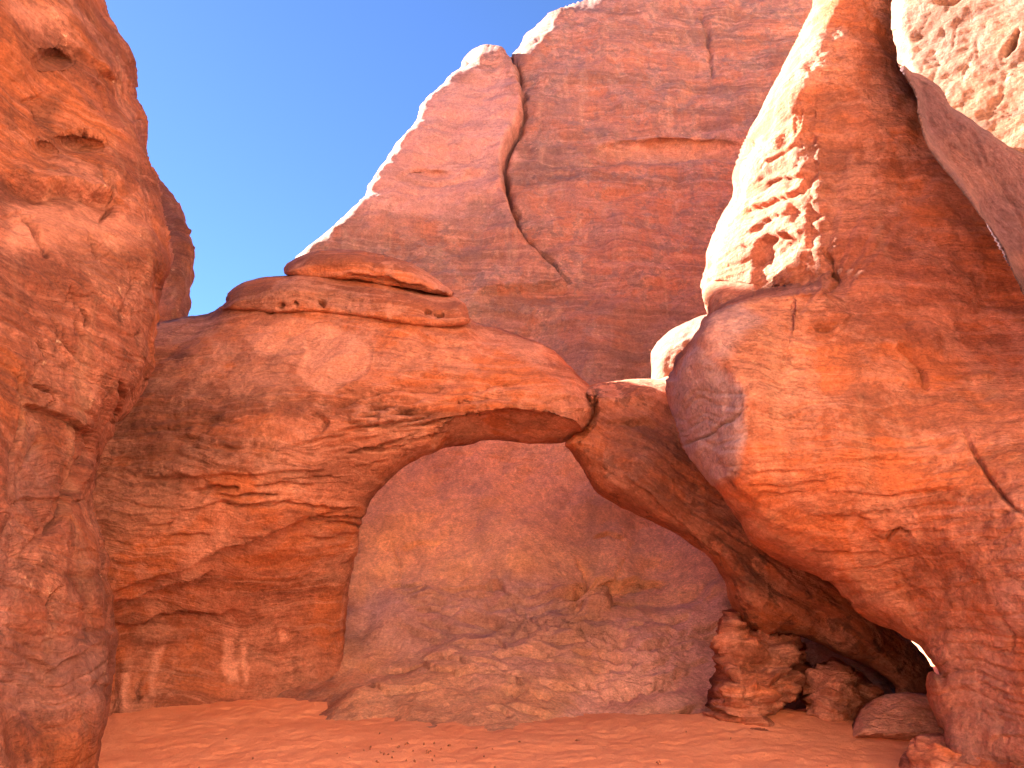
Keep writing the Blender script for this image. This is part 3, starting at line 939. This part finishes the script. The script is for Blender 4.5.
fL.mask('varnish', [(10, 30), (70, 42), (70, 70), (10, 70)], 12, .45, 14)
fL.mask('varnish', [(75, 30), (115, 35), (130, 70), (90, 62)], 12, .55, 12)
fL.mask('varnish', [(40, 210), (140, 225), (130, 290), (60, 270)], 16, .45, 20)
fL.mask('mauve', [(0, 450), (30, 440), (20, 640), (100, 640), (100, 720), (0, 700)], 30, .25, 30)
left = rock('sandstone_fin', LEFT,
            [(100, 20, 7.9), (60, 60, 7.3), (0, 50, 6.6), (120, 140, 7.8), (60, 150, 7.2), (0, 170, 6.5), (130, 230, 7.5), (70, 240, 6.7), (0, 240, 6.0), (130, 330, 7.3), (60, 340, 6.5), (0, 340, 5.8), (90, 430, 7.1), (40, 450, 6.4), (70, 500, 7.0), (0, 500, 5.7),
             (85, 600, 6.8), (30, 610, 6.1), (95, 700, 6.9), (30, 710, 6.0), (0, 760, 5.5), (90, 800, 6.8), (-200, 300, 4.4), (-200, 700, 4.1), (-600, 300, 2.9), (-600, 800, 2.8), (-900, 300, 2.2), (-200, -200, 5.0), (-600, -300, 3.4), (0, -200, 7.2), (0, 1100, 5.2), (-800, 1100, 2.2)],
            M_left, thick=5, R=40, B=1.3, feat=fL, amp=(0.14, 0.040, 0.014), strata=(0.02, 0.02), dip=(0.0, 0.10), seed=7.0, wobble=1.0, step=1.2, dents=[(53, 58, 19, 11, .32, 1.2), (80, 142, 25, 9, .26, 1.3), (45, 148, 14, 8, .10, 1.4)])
props(left, 'orange red sandstone wall with pits and cracks along the left edge', 'rock fin')

# ------------------------------------------------------------------ right fin
RIGHT = [(820, -40), (813, 0, 30, 1.2), (803, 24), (781, 71), (768, 95), (756, 118), (740, 150), (734, 170), (733, 195), (724, 215), (713, 238), (706, 258), (702, 278), (703, 300), (706, 318, 14, .6), (690, 338, 26, .7), (674, 360, 30, .8), (667, 384, 34, .8), (669, 405, 34, .8), (677, 432, 34, .8),
         (685, 452, 34, .7), (697, 469, 34, .7), (711, 488, 34, .7), (724, 502, 34, .7), (738, 520, 34, .7), (748, 538, 34, .7), (764, 552, 34, .7), (792, 564, 36, .7), (824, 574, 38, .8), (845, 592, 38, .8), (861, 609, 36, .7), (880, 624, 32, .6), (896, 634, 28, .5), (917, 646, 22, .4), (930, 662, 18, .3), (941, 679, 8, .15),
         (937, 673, 7, .2), (930, 671, 9, .3), (926, 678, 9, .3), (929, 700, 16, .4), (938, 720, 18, .4), (947, 738, 18, .4), (955, 800, 18, .4), (960, 950, 10, .2), (1500, 1200, 10, .2), (1900, 900, 10, .2), (1900, 100, 30, .5), (1500, -250), (1150, -260), (950, -140)]
fR = Feat()
crease = [(890, -80), (868, 10), (850, 32), (829, 67), (806, 111), (803, 134), (812, 165), (816, 188), (800, 235), (795, 290)]
fR.pit(742, 150, 8, 14, .22, .5)
fR.ledge([(755, 190), (775, 180), (800, 174), (818, 172)], .06, 8, 8)
fR.ledge([(738, 214), (765, 205), (800, 188), (812, 172)], .08, 10, 8)
fR.ledge([(745, 232), (770, 222), (800, 205)], .05, 8, 8)
fR.plate([(760, 240), (785, 232), (800, 240), (795, 262), (760, 292), (757, 262)], .12, 3)
fR.crack([(829, 287), (838, 280), (832, 262), (822, 250)], 2, .12)
fR.crack([(900, 343), (912, 354), (922, 370), (927, 386)], 2.4, .10)
fR.plate([(884, 345), (897, 347), (905, 343), (916, 360), (926, 386), (915, 380), (900, 362), (888, 356)], .05, 2.5)
fR.plate([(800, 316), (820, 285), (836, 300), (855, 312), (838, 326), (815, 330)], -.05, 3)
fR.crack([(818, 328), (828, 328), (836, 322)], 2, .09)
fR.crack([(962, 425), (975, 450), (990, 480), (1010, 505), (1024, 516)], 2.0, .06)
fR.crack([(683, 444), (710, 434), (735, 416), (747, 404)], 1.5, .06)
fR.plate([(683, 444), (710, 434), (747, 405), (742, 450), (735, 472), (706, 487), (690, 466)], -.03, 2)
fR.ledge([(745, 440), (820, 436), (920, 440), (1000, 430)], .03, 10, 12)
for k in range(34):
    x, y = rs.uniform(735, 960), rs.uniform(380, 600)
    ln = rs.uniform(40, 130)
    a = rs.uniform(-.16, .02)
    fR.ledge([(x, y), (x + ln * .5, y + ln * a * .5 + rs.uniform(-3, 3)), (x + ln, y + ln * a)], rs.uniform(.015, .04), rs.uniform(4, 9), rs.uniform(5, 12))
for k in range(24):
    x, y = rs.uniform(940, 1020), rs.uniform(430, 760)
    ln = rs.uniform(20, 60)
    a = rs.uniform(-.4, .3)
    fR.ledge([(x, y), (x + ln * .5, y + ln * a * .5 + rs.uniform(-4, 4)), (x + ln, y + ln * a)], rs.uniform(.012, .03), rs.uniform(4, 9), rs.uniform(5, 12))
fR.crack([(885, 545), (893, 535), (900, 530), (908, 537)], 1.6, .06)
fR.crack([(1000, 620), (1010, 635), (1005, 650)], 2, .06)
fR.mask('mauve', [(664, 380), (700, 340), (722, 362), (746, 398), (744, 450), (735, 474), (706, 490), (670, 440)], 5, 1.0, 5)  # blue skylight on the nose facets, painted in by this and the next mask
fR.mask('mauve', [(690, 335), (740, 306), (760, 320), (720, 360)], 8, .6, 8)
fR.mask('varnish', [(716, 345), (750, 322), (780, 335), (794, 358), (780, 375), (752, 380), (735, 372)], 5, .55, 5)
fR.mask('varnish', [(845, 340), (880, 330), (880, 420), (870, 480), (850, 430)], 16, .5, 14)
fR.mask('varnish', [(800, 110), (850, 70), (860, 150), (830, 220), (790, 240), (812, 190)], 16, .45, 20)
fR.mask('pale', [(905, 315), (960, 300), (985, 325), (920, 335)], 8, .35, 16)
fR.mask('mauve', [(940, 650), (1024, 560), (1024, 768), (950, 768)], 30, .35, 30)


def right_rough(uv, P):
    d, sd, _, _ = nearest(uv, np.array(crease, float), False)
    m = np.exp(-(d / 26) ** 2) * sstep(300, 270, uv[:, 1])
    return m * (0.09 * fbm(P * 2.6 + 4, 4, 0.6))


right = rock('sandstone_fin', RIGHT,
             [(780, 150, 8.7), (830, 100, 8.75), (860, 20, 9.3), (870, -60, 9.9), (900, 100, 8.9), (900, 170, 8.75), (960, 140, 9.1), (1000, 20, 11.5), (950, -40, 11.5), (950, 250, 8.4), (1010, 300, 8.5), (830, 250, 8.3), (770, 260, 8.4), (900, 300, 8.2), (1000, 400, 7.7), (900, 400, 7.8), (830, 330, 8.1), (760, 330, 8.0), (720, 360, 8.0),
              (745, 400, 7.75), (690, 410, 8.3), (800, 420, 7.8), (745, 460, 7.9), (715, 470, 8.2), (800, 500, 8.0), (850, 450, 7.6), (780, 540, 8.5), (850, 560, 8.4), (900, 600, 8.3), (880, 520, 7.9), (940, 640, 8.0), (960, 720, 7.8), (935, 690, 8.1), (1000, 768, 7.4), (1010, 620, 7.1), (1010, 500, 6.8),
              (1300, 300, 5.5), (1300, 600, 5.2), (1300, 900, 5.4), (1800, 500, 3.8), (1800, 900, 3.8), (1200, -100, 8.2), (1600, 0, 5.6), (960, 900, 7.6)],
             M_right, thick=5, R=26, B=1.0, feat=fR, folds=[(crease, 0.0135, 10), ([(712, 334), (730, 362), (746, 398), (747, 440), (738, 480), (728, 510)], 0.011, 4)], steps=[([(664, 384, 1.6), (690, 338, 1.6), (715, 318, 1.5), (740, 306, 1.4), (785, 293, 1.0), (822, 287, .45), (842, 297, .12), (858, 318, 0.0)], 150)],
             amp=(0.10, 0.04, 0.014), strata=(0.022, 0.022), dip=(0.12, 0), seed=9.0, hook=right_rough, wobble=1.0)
props(right, 'big overhanging red sandstone wall with sunlit left face and jutting nose', 'rock fin')

lobe = rock('boulder', [(650, 372, 14, .8), (650, 358, 16, .9), (656, 344, 16, .9), (668, 332, 16, .9), (684, 323, 16, .9), (705, 314, 16, .9), (740, 312, 16, .9), (780, 340), (780, 420), (700, 430), (655, 410)],
            [(660, 370, 12.9), (690, 340, 12.8), (720, 340, 12.6), (700, 390, 12.6), (760, 380, 12.6)], M_near, thick=2.5, R=18, B=.9, folds=[([(730, 290), (715, 420)], .004, 10)], amp=(.08, .05, .02), seed=12)
props(lobe, 'pale sunlit rounded knob peeping out between the dome and jutting nose', 'rock')

# ------------------------------------------------------------------ nearest fin at upper right, its shaded part made as a dark slab
NEAR = [(893, 58, 8, .3), (899, 64, 8, .3), (912, 69, 8, .3), (927, 75, 8, .3), (940, 84, 8, .3), (947, 95, 8, .3), (952, 105, 8, .3), (965, 115, 8, .3), (985, 129, 8, .3), (1003, 140, 8, .3), (1027, 153, 8, .3), (1120, 200, 8, .3), (1300, 260), (1500, 400), (1400, 640),
        (1200, 560), (1070, 380), (1026, 296, 9, -.35), (1014, 275, 9, -.35), (1003, 252, 9, -.35), (989, 230, 9, -.35), (969, 199, 9, -.35), (949, 172, 9, -.35), (929, 146, 9, -.35), (919, 118, 9, -.35), (914, 92, 9, -.35), (903, 75, 9, -.35)]
rs = random.Random(21)
fn0 = Feat()
for k in range(9):
    x, y = rs.uniform(925, 1010), rs.uniform(110, 230)
    fn0.crack([(x, y), (x + 10, y + 22), (x + 24, y + 48)], 2.0, rs.uniform(.006, .014))
fn0.mask('mauve', [(890, 60), (1030, 150), (1030, 300), (900, 130)], 10, .7, 10)  # part of the shade put into the slab's colour
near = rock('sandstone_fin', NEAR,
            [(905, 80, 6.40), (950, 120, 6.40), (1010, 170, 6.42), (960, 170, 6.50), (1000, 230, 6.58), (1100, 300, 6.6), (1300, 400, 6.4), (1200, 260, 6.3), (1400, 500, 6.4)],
            M_slab_shade, thick=.7, R=12, B=.2, feat=fn0, amp=(.06, .03, .010), strata=(.0, .008), dip=(1.2, 0), seed=14, wobble=1.0, step=1.6)
props(near, 'smooth pink rock wall at upper right, top bright in sun and foot coloured dark as shade', 'rock fin')
fn = Feat()
for k in range(22):
    x, y = rs.uniform(905, 1020), rs.uniform(-10, 130)
    fn.crack([(x, y), (x - rs.uniform(4, 14), y + rs.uniform(10, 22)), (x - rs.uniform(8, 22), y + rs.uniform(24, 44))], rs.uniform(1.5, 2.5), rs.uniform(.002, .007))
fn.crack([(1018, 30), (1012, 45), (1006, 56)], 2.5, .1)
fn.crack([(960, 0), (950, 4), (936, 4)], 3, .15)
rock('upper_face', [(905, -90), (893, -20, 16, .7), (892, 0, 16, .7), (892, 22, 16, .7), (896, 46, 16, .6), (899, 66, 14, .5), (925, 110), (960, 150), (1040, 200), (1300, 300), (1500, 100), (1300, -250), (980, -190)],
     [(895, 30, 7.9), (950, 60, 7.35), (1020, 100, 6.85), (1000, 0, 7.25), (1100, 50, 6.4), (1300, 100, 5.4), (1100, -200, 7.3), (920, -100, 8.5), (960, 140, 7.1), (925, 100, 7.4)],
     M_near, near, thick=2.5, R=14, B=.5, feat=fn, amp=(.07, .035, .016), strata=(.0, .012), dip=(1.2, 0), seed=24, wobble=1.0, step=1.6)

# ------------------------------------------------------------------ rocks on the sand at right
def bedded(tx, ty, f, a, sd):
    """thin hard and soft layers weathered to different depths"""
    def h(uv, P):
        t = P[:, 2] + tx * P[:, 0] + ty * P[:, 1] + 0.10 * fbm(P * 1.6 + sd, 3)
        Q = np.stack([P[:, 0] * 0.9, P[:, 1] * 0.9, t * f], 1)
        l1 = np.tanh(4 * perlin(Q + sd))
        l2 = np.tanh(3 * perlin(Q * np.array([1.6, 1.6, 2.3]) + 2 * sd))
        blk = np.tanh(6 * perlin(P * 2.2 + 3 * sd))
        return a * (0.8 * l1 + 0.45 * l2 + 0.5 * blk) + 0.25 * a * fbm(P * 9 + sd, 3)
    return h


fb = Feat()
fb.ledge([(716, 668), (735, 676), (750, 690), (764, 694)], .18, 7, 8)
fb.ledge([(707, 705), (725, 712), (745, 716)], .15, 6, 7)
fb.ledge([(765, 688), (778, 676), (790, 668)], .16, 7, 6)
stack = rock('layered_rock', [(733, 611), (744, 616), (753, 630), (770, 634), (790, 636), (806, 650), (808, 680), (800, 700), (786, 706), (784, 722), (780, 736), (770, 745), (740, 748), (712, 745), (704, 735), (709, 715), (713, 695), (716, 675), (714, 655), (713, 638), (716, 626), (724, 618)],
             [(735, 625, 11.0), (725, 650, 10.6), (750, 650, 10.75), (780, 650, 11.15), (800, 670, 11.3), (735, 690, 10.25), (762, 672, 10.85), (775, 690, 10.5), (725, 715, 10.2), (765, 720, 10.25), (740, 745, 10.4), (790, 700, 10.7)],
             M_boul, thick=1.4, R=32, B=.9, feat=fb, step=1.2, amp=(.05, .05, .015), seed=15, wobble=2.5, hook=bedded(.12, 0, 8.5, .075, 3.3))
props(stack, 'ragged thin-bedded rock stump under the right limb of the arch', 'rock')
fb2 = Feat()
fb2.pit(805, 685, 8, 10, .12)
boul = rock('boulder', [(801, 690), (800, 682), (806, 673), (818, 665), (830, 661), (842, 661), (852, 666), (862, 673), (874, 684), (884, 698), (882, 712), (866, 722), (846, 730), (828, 733), (814, 730), (808, 716), (804, 704)],
            [(815, 690, 10.9), (840, 680, 10.8), (865, 695, 10.9), (825, 715, 10.5), (850, 712, 10.6), (820, 732, 10.45), (845, 670, 11.0)],
            M_boul, thick=1.0, R=30, B=.6, feat=fb2, step=1.2, amp=(.05, .04, .015), seed=16, wobble=2.5, hook=bedded(.35, .2, 9.0, .05, 7.7))
props(boul, 'rough rounded red boulder in front of the dark hollow', 'boulder')
fb3 = Feat()
for k in range(22):
    x, y = rs.uniform(862, 935), rs.uniform(700, 738)
    ln = rs.uniform(20, 50)
    a = rs.uniform(-.35, .05)
    fb3.ledge([(x - ln * .5, y - ln * a * .5), (x, y), (x + ln * .5, y + ln * a * .5)], rs.uniform(.015, .035), rs.uniform(3, 5), rs.uniform(3, 6))
slab = rock('boulder', [(851, 740), (849, 731), (854, 717), (864, 705), (879, 697), (900, 693), (918, 694), (936, 698), (958, 712), (966, 735), (950, 744), (920, 746), (890, 745), (866, 744)],
            [(870, 715, 9.9), (900, 705, 9.9), (930, 705, 9.9), (900, 730, 9.6), (870, 738, 9.6), (930, 740, 9.5)],
            rock_mat('smooth_boulder', c_rust=(.52,.22,.14), c_dark=(.50, .24, .185), c_mid=(.70, .35, .275), c_light=(.78, .44, .35), striae=.8, streak=0, seed=8, vclump=.15), thick=1.0, R=18, B=.6, feat=fb3, step=1.3, amp=(.04, .02, .006), strata=(.012, .012), dip=(-.25, 0), seed=17)
props(slab, 'smooth pale pink slab boulder lying on the sand by the right wall', 'boulder')
fb4 = Feat()
toe = rock('layered_rock', [(900, 762), (903, 750), (912, 744), (925, 736), (940, 733), (956, 738), (980, 748), (1010, 756), (1060, 762), (1120, 800), (1120, 900), (900, 880), (896, 800)],
           [(915, 755, 8.1), (945, 745, 7.9), (980, 760, 7.6), (1030, 780, 7.0), (920, 800, 7.7), (1000, 830, 6.9), (1100, 860, 6.2)],
           M_boul, thick=1.2, R=14, B=.4, feat=fb4, step=1.4, amp=(.05, .03, .012), seed=18, wobble=2, hook=bedded(.2, 0, 9.0, .045, 9.1))
props(toe, 'low ragged rock ledge at the foot of the right wall, bottom right', 'rock')
peb = rock('stone', [(739, 738), (741, 730), (752, 726), (766, 728), (772, 734), (768, 742), (755, 745), (744, 743)], [(745, 735, 10.0), (760, 733, 10.0), (756, 742, 9.9)],
           M_boul, thick=.4, R=7, B=.2, step=1.0, amp=(.02, .02, .008), seed=19)
props(peb, 'small half-buried stone in the sand before the ragged rock stump', 'stone')

# ------------------------------------------------------------------ dry leaf litter and crumbs on the sand
M_lit = bpy.data.materials.new('dry_litter')
M_lit.use_nodes = True
M_lit.node_tree.nodes['Principled BSDF'].inputs['Base Color'].default_value = (0.30, 0.11, 0.055, 1)
M_lit.node_tree.nodes['Principled BSDF'].inputs['Roughness'].default_value = 0.9
lv, lf = [], []
for k in range(48):
    if k < 34:
        px, py = rs.gauss(398, 48), rs.gauss(746, 5)
    else:
        px, py = rs.uniform(130, 840), rs.uniform(735, 766)
    if py > 790 or py < 728:
        continue
    yc = (384 - py) / F_PX
    Y = 1.55 / -((SP + CP * yc) / (CP - SP * yc))
    c = at(px, py, Y)
    c[2] = float(ground_z(np.array([c[0]]), np.array([c[1]]))[0])
    a, L0, W0 = rs.uniform(0, 3.14), rs.uniform(.008, .03), rs.uniform(.005, .012)
    u = np.array([math.cos(a), math.sin(a), rs.uniform(-.2, .4)]) * L0
    v = np.array([-math.sin(a), math.cos(a), rs.uniform(-.3, .3)]) * W0
    h = np.array([0, 0, rs.uniform(.008, .02)])
    b = len(lv)
    base = c + np.array([0, 0, .003])
    lv += [base - u, base + v, base + u, base - v, base - u * .5 + h, base + v * .6 + h, base + u * .5 + h * 1.2, base - v * .6 + h]
    lf += [[b + 3, b + 2, b + 1, b], [b + 4, b + 5, b + 6, b + 7], [b, b + 1, b + 5, b + 4], [b + 1, b + 2, b + 6, b + 5], [b + 2, b + 3, b + 7, b + 6], [b + 3, b, b + 4, b + 7]]
props(link_mesh('litter', np.array(lv), np.array(lf), M_lit, smooth=False), 'dark crumbs of dry leaf litter scattered over the red sand', None, None, 'stuff')
